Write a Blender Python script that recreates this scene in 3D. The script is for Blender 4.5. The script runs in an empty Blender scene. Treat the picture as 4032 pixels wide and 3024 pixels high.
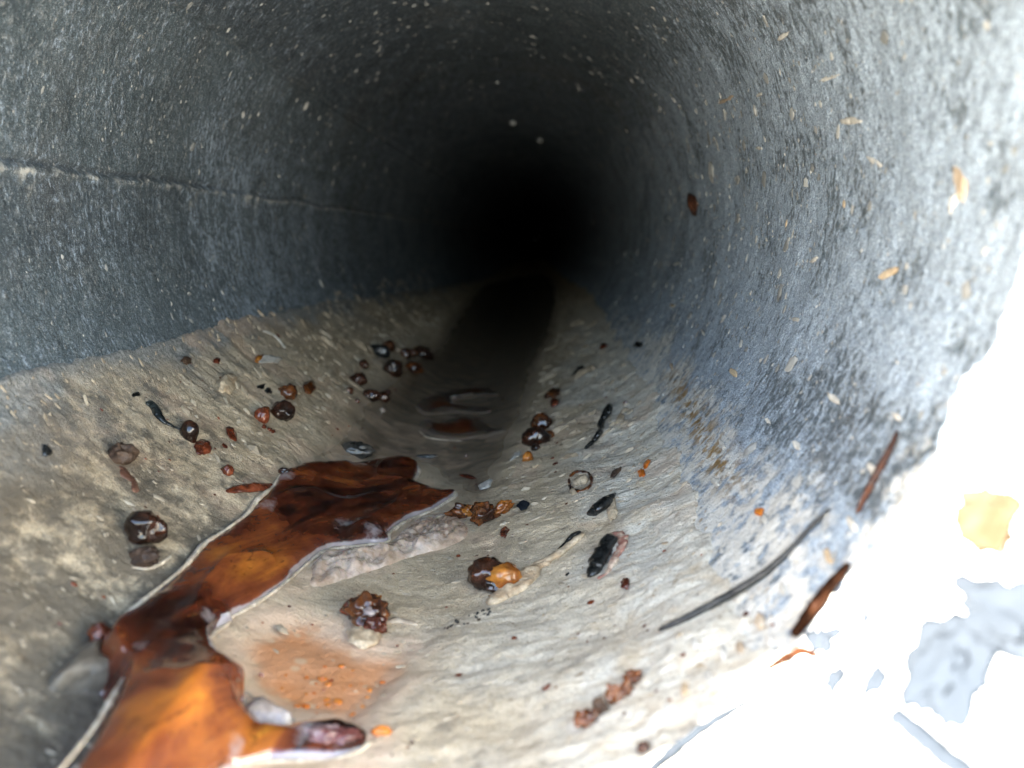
import bpy, math
import numpy as np

# ------------------------------------------------------------------ camera, sky, sun, exposure
SC = 0.15                                   # pipe radius in metres; all modelling below is in pipe radii
scene = bpy.context.scene
col = scene.collection
FPX = 3165.0                                # focal length in photograph pixels (4032 wide)
CAM = np.array([.29, 0., -.08])
PITCH = math.atan(582 / FPX)
YAW = math.atan(104 / FPX * math.cos(PITCH))
RT = np.array([math.cos(YAW), math.sin(YAW), 0.])
FH = np.array([-math.sin(YAW), math.cos(YAW), 0.])
ZU = np.array([0., 0., 1.])
FW = FH * math.cos(PITCH) - ZU * math.sin(PITCH)
UP = FH * math.sin(PITCH) + ZU * math.cos(PITCH)
cd = bpy.data.cameras.new('camera')
cam = bpy.data.objects.new('camera', cd); col.objects.link(cam)
cam.location = CAM * SC
cam.rotation_euler = (math.pi / 2 - PITCH, 0, YAW)
cd.sensor_width = 36; cd.lens = FPX / 4032 * 36
cd.clip_start = .005; cd.clip_end = 100
cd.dof.use_dof = True; cd.dof.focus_distance = 2.3 * SC; cd.dof.aperture_fstop = 8.5
scene.camera = cam

SUN_D = np.array([.866, .375, -.5]); SUN_D /= np.linalg.norm(SUN_D)
world = bpy.data.worlds.new('World'); scene.world = world; world.use_nodes = True
wn = world.node_tree
sky = wn.nodes.new('ShaderNodeTexSky'); sky.sky_type = 'NISHITA'; sky.sun_disc = False
sky.sun_elevation = math.asin(-SUN_D[2]); sky.sun_rotation = math.atan2(-SUN_D[0], -SUN_D[1])
sky.dust_density = 1.5; sky.air_density = 1.0; sky.ozone_density = 1.0
bg = wn.nodes['Background']; bg.inputs[1].default_value = .05
wn.links.new(sky.outputs[0], bg.inputs[0])
sd_ = bpy.data.lights.new('sun', 'SUN'); sd_.energy = 5.0; sd_.angle = math.radians(.5); sd_.color = (1, .94, .84)
sun = bpy.data.objects.new('sun', sd_); col.objects.link(sun)
from mathutils import Vector, Matrix
sun.rotation_euler = Vector(SUN_D).to_track_quat('-Z', 'Y').to_euler()
sun.location = (-1, -1, 1)
vs = scene.view_settings
scene.display_settings.display_device = 'sRGB'
vs.view_transform = 'Standard'; vs.look = 'None'; vs.gamma = 1; vs.use_curve_mapping = False
vs.exposure = 5.1
scene.cycles.use_denoising = True; scene.cycles.use_guiding = True; scene.cycles.guiding_training_samples = 48; scene.cycles.use_surface_guiding = True
scene.cycles.max_bounces = 8; scene.cycles.diffuse_bounces = 6
scene.cycles.sample_clamp_indirect = 6
scene.cycles.caustics_reflective = False; scene.cycles.caustics_refractive = False

# ------------------------------------------------------------------ numeric helpers
rng = np.random.default_rng(7)
def _h(x, y, z, s):
    with np.errstate(over='ignore'):
        h = x.astype(np.uint32) * np.uint32(374761393) + y.astype(np.uint32) * np.uint32(668265263) \
            + z.astype(np.uint32) * np.uint32(2246822519) + np.uint32((s * 3266489917) & 0xffffffff)
        h = (h ^ (h >> np.uint32(13))) * np.uint32(1274126177)
        h = h ^ (h >> np.uint32(16))
    return h.astype(np.float64) / 4294967295.
def vn(p, s=0):
    p = np.asarray(p, float)
    i = np.floor(p); f = p - i; f = f * f * f * (f * (f * 6 - 15) + 10); i = i.astype(np.int64) + 100000
    o = 0
    for a in (0, 1):
        wx = f[..., 0] if a else 1 - f[..., 0]
        for b in (0, 1):
            wy = f[..., 1] if b else 1 - f[..., 1]
            for c in (0, 1):
                wz = f[..., 2] if c else 1 - f[..., 2]
                o = o + wx * wy * wz * _h(i[..., 0] + a, i[..., 1] + b, i[..., 2] + c, s)
    return o * 2 - 1
def fbm(p, s=0, n=4, g=.5):
    o = 0; a = 1.; p = np.asarray(p, float)
    for k in range(n):
        o = o + a * vn(p, s + k * 17); p = p * 2.03 + 11.3; a *= g
    return o
def sm(a, b, x):
    t = np.clip((x - a) / (b - a), 0, 1); return t * t * (3 - 2 * t)
def stack(*a): return np.stack(np.broadcast_arrays(*a), -1)

# ------------------------------------------------------------------ mesh helpers
def setattrs(me, attrs):
    for k, v in (attrs or {}).items():
        v = np.asarray(v, np.float32)
        if v.ndim == 1:
            a = me.attributes.new(k, 'FLOAT', 'POINT'); a.data.foreach_set('value', v)
        else:
            a = me.attributes.new(k, 'FLOAT_VECTOR', 'POINT'); a.data.foreach_set('vector', v.ravel())
def mesh(name, V, F, mat, parent=None, attrs=None, smooth=True, origin=None):
    """one mesh object from numpy vertices (pipe radii) and quads or triangles"""
    V = np.asarray(V, float) * SC
    o0 = np.zeros(3) if origin is None else np.asarray(origin) * SC
    me = bpy.data.meshes.new(name)
    F = np.asarray(F, np.int32); n = F.shape[1]
    me.vertices.add(len(V)); me.vertices.foreach_set('co', (V - o0).astype(np.float32).ravel())
    me.loops.add(F.size); me.loops.foreach_set('vertex_index', F.ravel())
    me.polygons.add(len(F))
    me.polygons.foreach_set('loop_start', np.arange(0, F.size, n, dtype=np.int32))
    me.polygons.foreach_set('use_smooth', np.full(len(F), smooth))
    setattrs(me, attrs)
    me.update(calc_edges=True); me.validate()
    if mat: me.materials.append(mat)
    o = bpy.data.objects.new(name, me); col.objects.link(o); o.location = o0
    if parent:
        o.parent = parent; o.location = o0 - np.array(parent.location)
    return o
def tag(o, label=None, cat=None, group=None, kind=None):
    for k, v in (('label', label), ('category', cat), ('group', group), ('kind', kind)):
        if v: o[k] = v
    return o
def empty(name, loc, label, cat, group=None):
    o = bpy.data.objects.new(name, None); col.objects.link(o); o.location = np.asarray(loc) * SC
    o.empty_display_size = .005
    return tag(o, label, cat, group)
def gridfaces(nr, nc, wrap=False):
    r = np.arange(nr - 1)[:, None]; c = np.arange(nc if wrap else nc - 1)[None, :]; d = (c + 1) % nc
    return np.stack([r * nc + c, r * nc + d, (r + 1) * nc + d, (r + 1) * nc + c], -1).reshape(-1, 4)

# ------------------------------------------------------------------ the pipe and deposit as functions of angle (degrees from the bottom, + right) and depth
LY = [0, 2, 2.5, 3.1, 4.6, 8.3, 13.7, 40]; LT = [-66.8, -66.8, -66.8, -66.4, -64.1, -53.5, -41, -20]
RY = [0, 1.5, 2.0, 2.4, 3.3, 4.9, 7.7, 12, 40]; RTH = [42, 43.2, 43.1, 44.9, 47.6, 49.6, 53, 45, 20]
def cyl(th, y, r):
    a = np.radians(th)
    return stack(r * np.sin(a), y, -r * np.cos(a))
def edges(th, y, fine=True):
    if not fine: return np.interp(y, LY, LT), np.interp(y, RY, RTH)
    p = stack(np.radians(th) * 0 + 3.1, y * 5, y * 0)
    L = np.interp(y, LY, LT) + .8 * fbm(p * .5, 3, 3, .45); Rr = np.interp(y, RY, RTH) + 1.7 * fbm(p * .9 + 40, 5, 4, .6)
    return L, Rr
def thick(th, y, fine=True):
    th = np.asarray(th, float); y = np.asarray(y, float)
    L, Rr = edges(th, y, fine)
    a = np.radians(th)
    q = stack(a * 9, y * 7, a * 0)
    rag = .45 * fbm(q * 2.5, 9, 3, .6) if fine else 0
    dl = th - L + rag; dr = Rr - th + rag * 2.2
    dd = np.minimum(dl, dr)
    t = -.012 + .017 * sm(-.6, 1.2, dd) + .022 * sm(0, 9, dd) + .025 * sm(6, 30, dd)
    t = t - .022 * sm(-17, -26, th) * sm(-62, -48, th) * sm(1.7, 1.2, y)
    t = t + .04 * sm(5, 20, dd) * sm(7, 24, np.abs(th + 11)) * sm(1.5, 2.6, y)
    w = sm(0, 4, dd)
    if fine:
        run = fbm(stack(a * 5, y * 15, a * 0 + y * .3), 21, 4, .6)            # runs down the slope
        lump = fbm(stack(a * 8, y * 8, a * 0), 31, 4, .5)
        steep = sm(4, 26, np.abs(th + 13))
        crust = np.abs(fbm(stack(a * 26, y * 22, a * 0), 37, 4, .55)) - .3
        t = t + w * (.0042 * run * (.3 + .7 * steep) + .006 * lump + .0024 * crust * (.25 + .75 * steep))
    return t
def surf(th, y, fine=True):
    return 1 - np.maximum(thick(th, y, fine), 0)
def raydir(px, py):
    return (FW * FPX + RT * (px - 2016) + UP * (1512 - py)) / FPX
def rayhit(px, py, rad):
    d = raydir(px, py)
    a = d[0] ** 2 + d[2] ** 2; b = CAM[0] * d[0] + CAM[2] * d[2]; c = CAM[0] ** 2 + CAM[2] ** 2 - rad ** 2
    t = (-b + math.sqrt(max(b * b - a * c, 0))) / a
    P = CAM + t * d
    return P, t, math.degrees(math.atan2(P[0], -P[2]))
S = 4032 / 2212.
def at(x, y, off=0.):
    """point of the place seen at (x, y) of the 2212-wide view, lifted off the surface; returns point, depth, inward normal, angle"""
    px, py = x * S, y * S
    rad = 1. - off
    for _ in range(7):
        P, t, th = rayhit(px, py, rad)
        rad = float(surf(np.array([th]), np.array([P[1]]), False)[0]) - off
    rad = float(surf(np.array([th]), np.array([P[1]]))[0]) - off          # once more with the fine relief
    P, t, th = rayhit(px, py, rad)
    n = -np.array([P[0], 0, P[2]]) / math.hypot(P[0], P[2])
    return P, t, n, th
def par(x, y, off=0.):
    P, t, n, th = at(x, y, off); return math.radians(th), P[1]

# ------------------------------------------------------------------ materials
def newmat(name):
    m = bpy.data.materials.new(name); m.use_nodes = True
    nt = m.node_tree; b = nt.nodes['Principled BSDF']
    return m, nt, b
class G:
    def __init__(s, nt): s.nt = nt
    def n(s, t, **k):
        o = s.nt.nodes.new(t)
        for a, v in k.items(): setattr(o, a, v)
        return o
    def put(s, sock, v):
        if hasattr(v, 'links') or isinstance(v, bpy.types.NodeSocket): s.nt.links.new(v, sock)
        else: sock.default_value = v
    def attr(s, name, fac=False):
        o = s.n('ShaderNodeAttribute', attribute_name=name); return o.outputs['Fac' if fac else 'Vector']
    def noise(s, vec, scale, detail=4, rough=.55, dist=0.):
        o = s.n('ShaderNodeTexNoise'); s.put(o.inputs['Vector'], vec)
        o.inputs['Scale'].default_value = scale; o.inputs['Detail'].default_value = detail
        o.inputs['Roughness'].default_value = rough; o.inputs['Distortion'].default_value = dist
        return o.outputs['Fac']
    def voro(s, vec, scale, rand=1.):
        o = s.n('ShaderNodeTexVoronoi'); s.put(o.inputs['Vector'], vec); o.inputs['Scale'].default_value = scale
        o.inputs['Randomness'].default_value = rand
        return o.outputs['Distance'], o.outputs['Color']
    def mr(s, v, a, b, c=0., d=1., smooth=True):
        o = s.n('ShaderNodeMapRange'); o.interpolation_type = 'SMOOTHSTEP' if smooth else 'LINEAR'
        s.put(o.inputs[0], v)
        for i, x in enumerate((a, b, c, d)): s.put(o.inputs[i + 1], x)
        return o.outputs[0]
    def math(s, op, a, b=0.):
        o = s.n('ShaderNodeMath', operation=op); s.put(o.inputs[0], a); s.put(o.inputs[1], b); return o.outputs[0]
    def vscale(s, v, k):
        o = s.n('ShaderNodeVectorMath', operation='MULTIPLY'); s.put(o.inputs[0], v); o.inputs[1].default_value = k; return o.outputs[0]
    def mix(s, f, a, b, mode='MIX'):
        o = s.n('ShaderNodeMix', data_type='RGBA', blend_type=mode)
        s.put(o.inputs[0], f)
        for i, v in ((6, a), (7, b)):
            s.put(o.inputs[i], (*v, 1) if isinstance(v, tuple) and len(v) == 3 else v)
        return o.outputs[2]
    def bump(s, h, strength, dist):
        o = s.n('ShaderNodeBump'); o.inputs['Strength'].default_value = strength; o.inputs['Distance'].default_value = dist
        s.put(o.inputs['Height'], h); return o.outputs[0]

def mat_pipe():
    m, nt, b = newmat('weathered_concrete'); g = G(nt)
    P = g.attr('pos'); C = g.attr('cyl')
    c = g.mix(g.mr(g.noise(P, 3.2, 6, .6), .36, .66), (.054, .076, .088), (.10, .133, .152))
    c = g.mix(g.mr(g.noise(P, 1.7, 4), .54, .72, 0, .6), c, (.135, .128, .120))
    run = g.noise(g.vscale(C, (2.6, 14, 1)), 1.8, 6, .65)
    c = g.mix(g.mr(run, .50, .74, 0, .25), c, (.23, .25, .265))
    d1 = g.noise(P, 42, 4, .65)
    c = g.mix(g.mr(d1, .52, .70, 0, .75), c, (.28, .30, .31))
    d2 = g.noise(P, 105, 3, .6)
    c = g.mix(g.mr(d2, .56, .70, 0, .8), c, (.44, .46, .47))
    c = g.mix(g.mr(d2, .46, .30, 0, .7), c, (.030, .036, .040))
    dv, cv = g.voro(P, 30)
    sp = g.n('ShaderNodeSeparateColor'); g.put(sp.inputs[0], cv)
    fl = g.math('MULTIPLY', g.math('GREATER_THAN', sp.outputs[0], .80), g.mr(dv, .26, .12))
    c = g.mix(g.math('MULTIPLY', fl, .75), c, (.42, .42, .40))
    du = g.attr('dust_and_light', True)
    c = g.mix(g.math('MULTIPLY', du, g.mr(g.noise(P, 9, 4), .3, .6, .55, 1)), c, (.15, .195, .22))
    dk = g.attr('dark', True)
    c = g.mix(g.math('MULTIPLY', dk, g.mr(d1, .68, .50, .35, 1)), c, (.040, .052, .066))
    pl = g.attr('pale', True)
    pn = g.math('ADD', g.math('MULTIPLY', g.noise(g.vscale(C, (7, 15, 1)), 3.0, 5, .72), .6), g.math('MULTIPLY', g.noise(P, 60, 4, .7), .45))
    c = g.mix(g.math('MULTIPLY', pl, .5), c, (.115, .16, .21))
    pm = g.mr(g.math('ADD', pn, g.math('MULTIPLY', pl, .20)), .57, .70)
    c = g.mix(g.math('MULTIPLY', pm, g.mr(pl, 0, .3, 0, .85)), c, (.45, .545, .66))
    c = g.mix(g.mr(g.noise(g.vscale(C, (14, 26, 1)), 3.0, 3, .6), .56, .68, 0, .55), c, (.06, .072, .084))
    mic = g.noise(P, 260, 2, .6)
    c = g.mix(g.mr(mic, .60, .46, 0, .55), c, (.030, .036, .041))
    c = g.mix(g.mr(mic, .60, .72, 0, .5), c, (.50, .53, .55))
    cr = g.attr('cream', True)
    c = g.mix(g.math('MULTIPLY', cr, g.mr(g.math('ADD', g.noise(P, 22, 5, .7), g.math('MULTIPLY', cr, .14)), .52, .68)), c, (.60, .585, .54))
    ru = g.attr('rust', True)
    c = g.mix(g.math('MULTIPLY', ru, g.mr(g.noise(P, 26, 4, .65), .44, .60)), c, (.24, .15, .055))
    g.put(b.inputs['Base Color'], c)
    g.put(b.inputs['Roughness'], g.mr(g.noise(P, 20, 3), .3, .7, .55, .85))
    b.inputs['Specular IOR Level'].default_value = .35
    h = g.math('ADD', g.math('ADD', g.math('MULTIPLY', d1, .8), g.math('ADD', g.math('MULTIPLY', d2, .5), g.math('MULTIPLY', mic, .3))), g.math('MULTIPLY', g.math('ADD', fl, pm), .25))
    g.put(b.inputs['Normal'], g.bump(h, .9, .0017))
    return m

def mat_sed():
    m, nt, b = newmat('lime_sediment'); g = G(nt)
    P = g.attr('pos'); C = g.attr('cyl')
    c = g.mix(g.mr(g.noise(P, 4.5, 6, .6), .36, .64), (.45, .345, .22), (.61, .49, .335))
    Cw = g.n('ShaderNodeVectorMath', operation='ADD')
    nn = g.n('ShaderNodeTexNoise'); g.put(nn.inputs['Vector'], P); nn.inputs['Scale'].default_value = 5; nn.inputs['Detail'].default_value = 3
    g.put(Cw.inputs[0], C); g.put(Cw.inputs[1], g.vscale(nn.outputs['Color'], (.16, .05, 0)))
    Cd = Cw.outputs[0]
    run = g.noise(g.vscale(Cd, (6, 11, 1)), 2.2, 6, .66, .4)
    ch = g.attr('chalk', True); fk = g.attr('flaky', True)
    c = g.mix(g.math('MULTIPLY', g.mr(run, .50, .66), g.mr(fk, 0, 1, .25, .85)), c, (.56, .46, .325))
    c = g.mix(g.math('MULTIPLY', g.mr(run, .46, .30), g.mr(fk, 0, 1, .3, .7)), c, (.20, .165, .12))
    run2 = g.noise(g.vscale(Cd, (6, 17, 1)), 2.4, 6, .7, .5)
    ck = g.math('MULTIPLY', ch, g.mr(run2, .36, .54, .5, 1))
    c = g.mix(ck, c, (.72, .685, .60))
    c = g.mix(g.math('MULTIPLY', ch, g.mr(g.noise(P, 8, 5, .65), .54, .68, 0, .5)), c, (.55, .42, .26))
    fine = g.noise(P, 80, 4, .65)
    mic = g.noise(P, 240, 2, .6)
    c = g.mix(g.mr(mic, .58, .44, 0, .3), c, (.19, .15, .105))
    c = g.mix(g.mr(mic, .58, .72, 0, .4), c, (.66, .60, .50))
    c = g.mix(g.mr(fine, .57, .72, 0, .5), c, (.58, .52, .43))
    c = g.mix(g.mr(fine, .43, .28, 0, .6), c, (.13, .11, .085))
    dirt = g.noise(P, 11, 6, .75)
    c = g.mix(g.mr(g.math('ADD', dirt, g.math('MULTIPLY', g.attr('dirt_and_shade', True), .22)), .58, .80, 0, .88), c, (.095, .078, .058))
    g_ = g.attr('grey', True)
    c = g.mix(g_, c, g.mix(g.mr(fine, .4, .65), (.16, .165, .16), (.30, .30, .285)))
    w = g.attr('wet', True)
    c = g.mix(g.math('MULTIPLY', w, .85), c, g.mix(g.mr(g.noise(g.vscale(C, (3, 5, 1)), 3, 5), .4, .65), (.115, .084, .058), (.22, .17, .122)))
    st = g.attr('stain', True)
    sn = g.mr(g.math('ADD', g.noise(P, 9, 6, .72), g.math('MULTIPLY', st, .35)), .52, .80)
    c = g.mix(g.math('MULTIPLY', st, g.math('MULTIPLY', sn, .9)), c, (.56, .20, .055))
    dv, cv = g.voro(P, 22)
    sp = g.n('ShaderNodeSeparateColor'); g.put(sp.inputs[0], cv)
    dot = g.math('MULTIPLY', g.math('GREATER_THAN', sp.outputs[0], .55), g.mr(dv, .34, .22, 0, .7))
    c = g.mix(g.math('MULTIPLY', st, dot), c, (.58, .40, .24))
    pk = g.attr('peach', True)
    c = g.mix(g.math('MULTIPLY', pk, g.mr(g.noise(P, 12, 4), .3, .6, .3, .9)), c, (.62, .44, .31))
    g.put(b.inputs['Base Color'], c)
    ro = g.mr(w, 0, 1, .70, .14); ro = g.math('SUBTRACT', ro, g.math('MULTIPLY', st, .28))
    g.put(b.inputs['Roughness'], ro)
    g.put(b.inputs['Specular IOR Level'], g.mr(w, 0, 1, .35, .8))
    h = g.math('ADD', g.math('ADD', g.math('MULTIPLY', g.math('MULTIPLY', run, g.mr(fk, 0, 1, .5, 1.6)), 1.2), g.math('MULTIPLY', g.math('MULTIPLY', run2, ch), 1.2)), g.math('ADD', g.math('MULTIPLY', fine, .4), g.math('MULTIPLY', mic, .3)))
    h = g.math('MULTIPLY', h, g.mr(w, 0, 1, 1, .15))
    g.put(b.inputs['Normal'], g.bump(h, .9, .0024))
    return m

def mat_goo(name='amber_resin', filmcol=(.36, .315, .315), amt=1.):
    m, nt, b = newmat(name); g = G(nt)
    P = g.attr('pos'); st = g.attr('flow')
    n1 = g.noise(g.vscale(st, (1, 3.2, 1)), 3.6, 5, .55, 1.2)
    n2 = g.noise(P, 3.6, 4, .55, .6)
    tone = g.attr('tone', True)
    v = g.math('ADD', g.math('ADD', g.math('MULTIPLY', g.math('SUBTRACT', n1, .5), 1.0), g.math('MULTIPLY', g.math('SUBTRACT', n2, .5), 1.1)), tone)
    r = g.n('ShaderNodeValToRGB'); g.put(r.inputs[0], v)
    e = r.color_ramp.elements
    e[0].position = .08; e[0].color = (.020, .006, .004, 1)
    e[1].position = .95; e[1].color = (.60, .25, .028, 1)
    for p_, c_ in ((.26, (.080, .017, .007, 1)), (.48, (.175, .046, .014, 1)), (.74, (.36, .115, .018, 1))):
        k = e.new(p_); k.color = c_
    c = r.outputs[0]
    fib = g.noise(g.vscale(st, (2.6, 9, 1)), 5, 5, .68, 2.2)
    c = g.mix(g.mr(fib, .44, .34, 0, .6), c, (.028, .010, .006))
    c = g.mix(g.mr(fib, .58, .74, 0, .35), c, (.42, .17, .035))
    film = g.attr('film', True)
    ff = g.mr(g.math('ADD', film, g.math('MULTIPLY', g.math('SUBTRACT', g.noise(P, 18, 5, .65), .5), .9)), .35, .75)
    c = g.mix(g.math('MULTIPLY', ff, .85), c, filmcol)
    g.put(b.inputs['Base Color'], c)
    g.put(b.inputs['Roughness'], g.mr(g.noise(P, 30, 4), .3, .75, .05, .20))
    b.inputs['Subsurface Weight'].default_value = .25
    b.inputs['Subsurface Radius'].default_value = (1, .35, .08); b.inputs['Subsurface Scale'].default_value = .004
    b.inputs['Coat Weight'].default_value = .7; b.inputs['Coat Roughness'].default_value = .05
    g.put(b.inputs['Normal'], g.bump(g.math('ADD', g.noise(P, 26, 3), g.math('MULTIPLY', n1, .3)), .16, .0016))
    return m

_mc = {}
def mat_two(name, c1, c2, scale=22, rough=.2, coat=.6, sss=0., bump=.4, lo=.4, hi=.62, spec=.5):
    if name in _mc: return _mc[name]
    m, nt, b = newmat(name); g = G(nt)
    P = g.attr('pos')
    n = g.noise(P, scale, 5, .6, .4)
    f = g.noise(P, scale * 4, 3, .6)
    c = g.mix(g.mr(n, lo, hi), c1, c2)
    if spec > .1: c = g.mix(g.mr(f, .62, .4, 0, .35), c, tuple(x * .4 for x in c1))
    g.put(b.inputs['Base Color'], c)
    g.put(b.inputs['Roughness'], g.mr(f, .3, .7, rough * .6, min(1, rough * 1.5)))
    b.inputs['Coat Weight'].default_value = coat * .5; b.inputs['Coat Roughness'].default_value = .03
    b.inputs['Specular IOR Level'].default_value = spec * .7
    if sss:
        b.inputs['Subsurface Weight'].default_value = sss; b.inputs['Subsurface Radius'].default_value = (1, .4, .12); b.inputs['Subsurface Scale'].default_value = .002
    g.put(b.inputs['Normal'], g.bump(g.math('ADD', n, g.math('MULTIPLY', f, .4)), bump, .0012))
    _mc[name] = m; return m
M_DARK = mat_two('dark_resin', (.012, .006, .004), (.045, .014, .006), 14, .14, .8, bump=.25)
M_BROWN = mat_two('brown_resin', (.030, .010, .005), (.15, .048, .012), 16, .15, .8, .1, bump=.35)
M_RED = mat_two('red_resin', (.06, .014, .007), (.20, .05, .02), 16, .2, .6, .1)
M_ORANGE = mat_two('orange_resin', (.20, .062, .010), (.50, .20, .035), 14, .16, .7, .2, bump=.3)
M_VIVID = mat_two('vivid_orange_resin', (.50, .13, .018), (.62, .22, .04), 14, .25, .5, .2)
M_BLACK = mat_two('black_tar', (.006, .007, .007), (.016, .017, .017), 20, .16, .7, bump=.7)
M_MUD = mat_two('matte_brown_crumb', (.035, .020, .013), (.085, .05, .03), 26, .6, .1, bump=.9)
M_CRUST = mat_two('cream_crust', (.40, .29, .18), (.58, .47, .33), 24, .7, 0, .0, 1., .35, .6)
M_CHALK = mat_two('pale_chalk', (.42, .40, .36), (.62, .60, .55), 24, .75, 0, 0, .8)
M_TAN = mat_two('tan_crust', (.36, .28, .20), (.52, .43, .33), 20, .7, 0, 0, .8)
M_RIM = mat_two('dried_scum', (.44, .36, .27), (.64, .55, .43), 26, .5, .2, .1, .7)
M_FILM = mat_two('grey_film', (.25, .20, .17), (.40, .34, .30), 10, .22, .6, .2, .3)
M_BANK = mat_two('wet_pink_bank', (.44, .31, .22), (.62, .50, .41), 11, .28, .5, .2, .5)
M_TWIG = mat_two('brown_twig', (.028, .009, .004), (.07, .022, .008), 20, .6, 0, 0, .8)
M_SUNTWIG = mat_two('sunlit_twig', (.012, .0042, .0017), (.022, .008, .003), 20, .8, 0, 0, .8, spec=.05)  # darker copy of the twig colour, to offset full sun
M_FIBRE = mat_two('dark_fibre', (.018, .018, .018), (.05, .05, .048), 20, .5, .1, 0, .5)
M_GRIT = mat_two('pale_grit', (.22, .225, .22), (.44, .44, .42), 6, .75, 0, 0, .3)
M_SEDGRIT = mat_two('beige_grit', (.31, .245, .17), (.50, .42, .315), 6, .7, 0, 0, .3)
M_GREY = mat_two('grey_stone_and_shade', (.0125, .0155, .020), (.0145, .0175, .022), 3, .9, 0, 0, .1, spec=.04)  # also colours the solids that stand in for shade
M_DROP, _nt, _b = newmat('water_drop')
_b.inputs['Base Color'].default_value = (.8, .85, .85, 1); _b.inputs['Roughness'].default_value = .03; _b.inputs['Transmission Weight'].default_value = .2  # near-white base paints the glint of the drops
_b.inputs['IOR'].default_value = 1.33

# ------------------------------------------------------------------ the pipe
YM = .51; BACK = .3
def build_pipe():
    th = np.concatenate([np.linspace(-180, -58, 400, endpoint=False), np.linspace(-58, 36, 24, endpoint=False), np.linspace(36, 180, 420, endpoint=False)])
    y = np.concatenate([np.geomspace(YM, 24, 600), [34., 60., 160.]])
    T, Y = np.meshgrid(th, y)
    # unseen mouth shaped for the light: wall extended past the camera, gap added upper left
    mo = .035 * fbm(stack(np.sin(np.radians(th)) * 3, np.cos(np.radians(th)) * 3, th * 0), 77, 5, .55) + .045 * np.abs(fbm(stack(np.sin(np.radians(th)) * 11, np.cos(np.radians(th)) * 11, th * 0), 78, 4, .6)) - .03
    mo = mo - BACK * (1 - sm(-150, -145, th) * sm(-78, -84, th))
    Yw = Y + mo[None, :] * sm(1.6, YM, Y)
    a = np.radians(T)
    base = cyl(T, Yw, np.ones_like(T))
    rel = .004 * fbm(base * 7, 51, 3) + .0022 * fbm(base * 34, 52, 2)
    run = fbm(stack(np.sin(a) * 3, Yw * 22, np.cos(a) * 3), 54, 3)
    rel = rel + .0014 * run
    # the mould seam along the left wall: a narrow step with a chalky lip under it
    sj = -96 + .55 * fbm(stack(Yw * 2.5, Yw * 0, Yw * 0), 61, 3)
    s1 = T - sj
    lump = .5 + .5 * fbm(base * 16, 66, 3)
    rel = rel + .010 * np.exp(-((s1 + .45) / .45) ** 2) - .012 * np.exp(-((s1 - .7) / .6) ** 2) * np.clip(lump, 0, 1.4)
    rel = rel - .005 * sm(-.2, .6, s1) * sm(26, 10, s1)
    # second faint seam higher up
    s2 = T + 126.5
    rel = rel + .012 * np.exp(-((s2) / .6) ** 2)
    rr = 1 + rel
    V = cyl(T, Yw, rr)
    nz = fbm(base * 7, 72, 4)
    cream = np.clip(.62 * np.exp(-((s1 - .7) / .75) ** 2) * sm(.15, .8, lump + .25)
                    + .5 * sm(.3, .8, fbm(stack(np.sin(a) * 4, Yw * 6, np.cos(a) * 4), 71, 4)) * sm(8, 1, s1) * sm(0, 1, s1), 0, 1)
    # chalk and painted-in light over the right wall, a painted light patch on the left
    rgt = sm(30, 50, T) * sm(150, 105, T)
    pale = rgt * (.80 + .15 * sm(4.5, 1.3, Yw)) * (1 + .4 * nz)  # chalk, lifted further to stand for light on this side
    lit_stretch = sm(2.72, 3.14, Yw + .05 * fbm(stack(np.sin(a) * 5, np.cos(a) * 5, a * 0), 93, 3)) * sm(9, 3.2, Yw)
    light_band = lit_stretch * sm(-131, -121, T + 3 * nz) * sm(-20, -60, T)  # patch of light on the left wall, painted into its tone
    pale = np.maximum(pale, light_band * (.50 + .2 * nz) * (.55 + .45 * sm(-118, -100, T)))
    pale = np.maximum(pale, .55 * sm(3.2, 8, Yw) * (1 + .3 * nz))  # lightens the deep wall in place of a slower light falloff
    pale = np.clip(np.maximum(pale, .16 * sm(0, -50, T) + .10 * sm(-.2, .6, nz)), 0, 1)
    cream = np.maximum(cream, rgt * .95 * sm(1.38, 1.2, Yw) * sm(74, 62, T)); pale = np.clip(pale, 0, 1)  # sunlit zone whitened here to strengthen its bounce light
    cream = np.clip(np.maximum(cream, sm(6.5, 3.0, Yw) * 1.1 * sm(16, 3, T - np.interp(Yw, RY, RTH) + 4 * nz) * (T > 0)), 0, 1)
    cream = np.clip(np.maximum(cream, .8 * sm(12, 2, T - np.interp(Yw, RY, RTH)) * sm(0, .6, nz) * (T > 0)), 0, 1)
    dark = np.clip(np.exp(-((s1 + .5) / .4) ** 2), 0, 1) * .9 + .45 * sm(.1, .6, fbm(base * 3.0, 73, 3)) * sm(1, 2, s1) * sm(20, 12, s1) * (1 - .7 * lit_stretch)
    dark = np.maximum(dark, .7 * sm(-126, -130, T) * sm(-175, -150, T) * sm(7, 3, Yw))
    # dark bare patches down the near right wall, then painted shade nearer the mouth
    dp = fbm(stack(np.sin(a) * 2.6, Yw * 2.2, np.cos(a) * 2.6), 74, 4, .55)
    g1 = np.exp(-(((T - (64 + 7 * vn(stack(Yw * 3, Yw * 0, Yw * 0), 5))) / 6) ** 2)) * sm(2.2, 1.8, Yw)
    dark = np.maximum(dark, .5 * sm(.35, .95, g1 + .5 * dp) * (T > 0))
    g2 = sm(.05, .25, fbm(stack(np.sin(a) * 4, Yw * 5, np.cos(a) * 4), 75, 3)) * (T > 46) * (T < 80) * sm(1.15, 1.05, Yw)  # bluish shade within the sunlit patch, painted as dark blotches
    dark = np.clip(np.maximum(dark, g2), 0, 1)
    Le = T - np.interp(Yw, LY, LT)
    dust_and_light = .75 * sm(-17, -1, Le) * (T < 0) * (.55 + .6 * lit_stretch) * (1 + .3 * nz)
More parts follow.
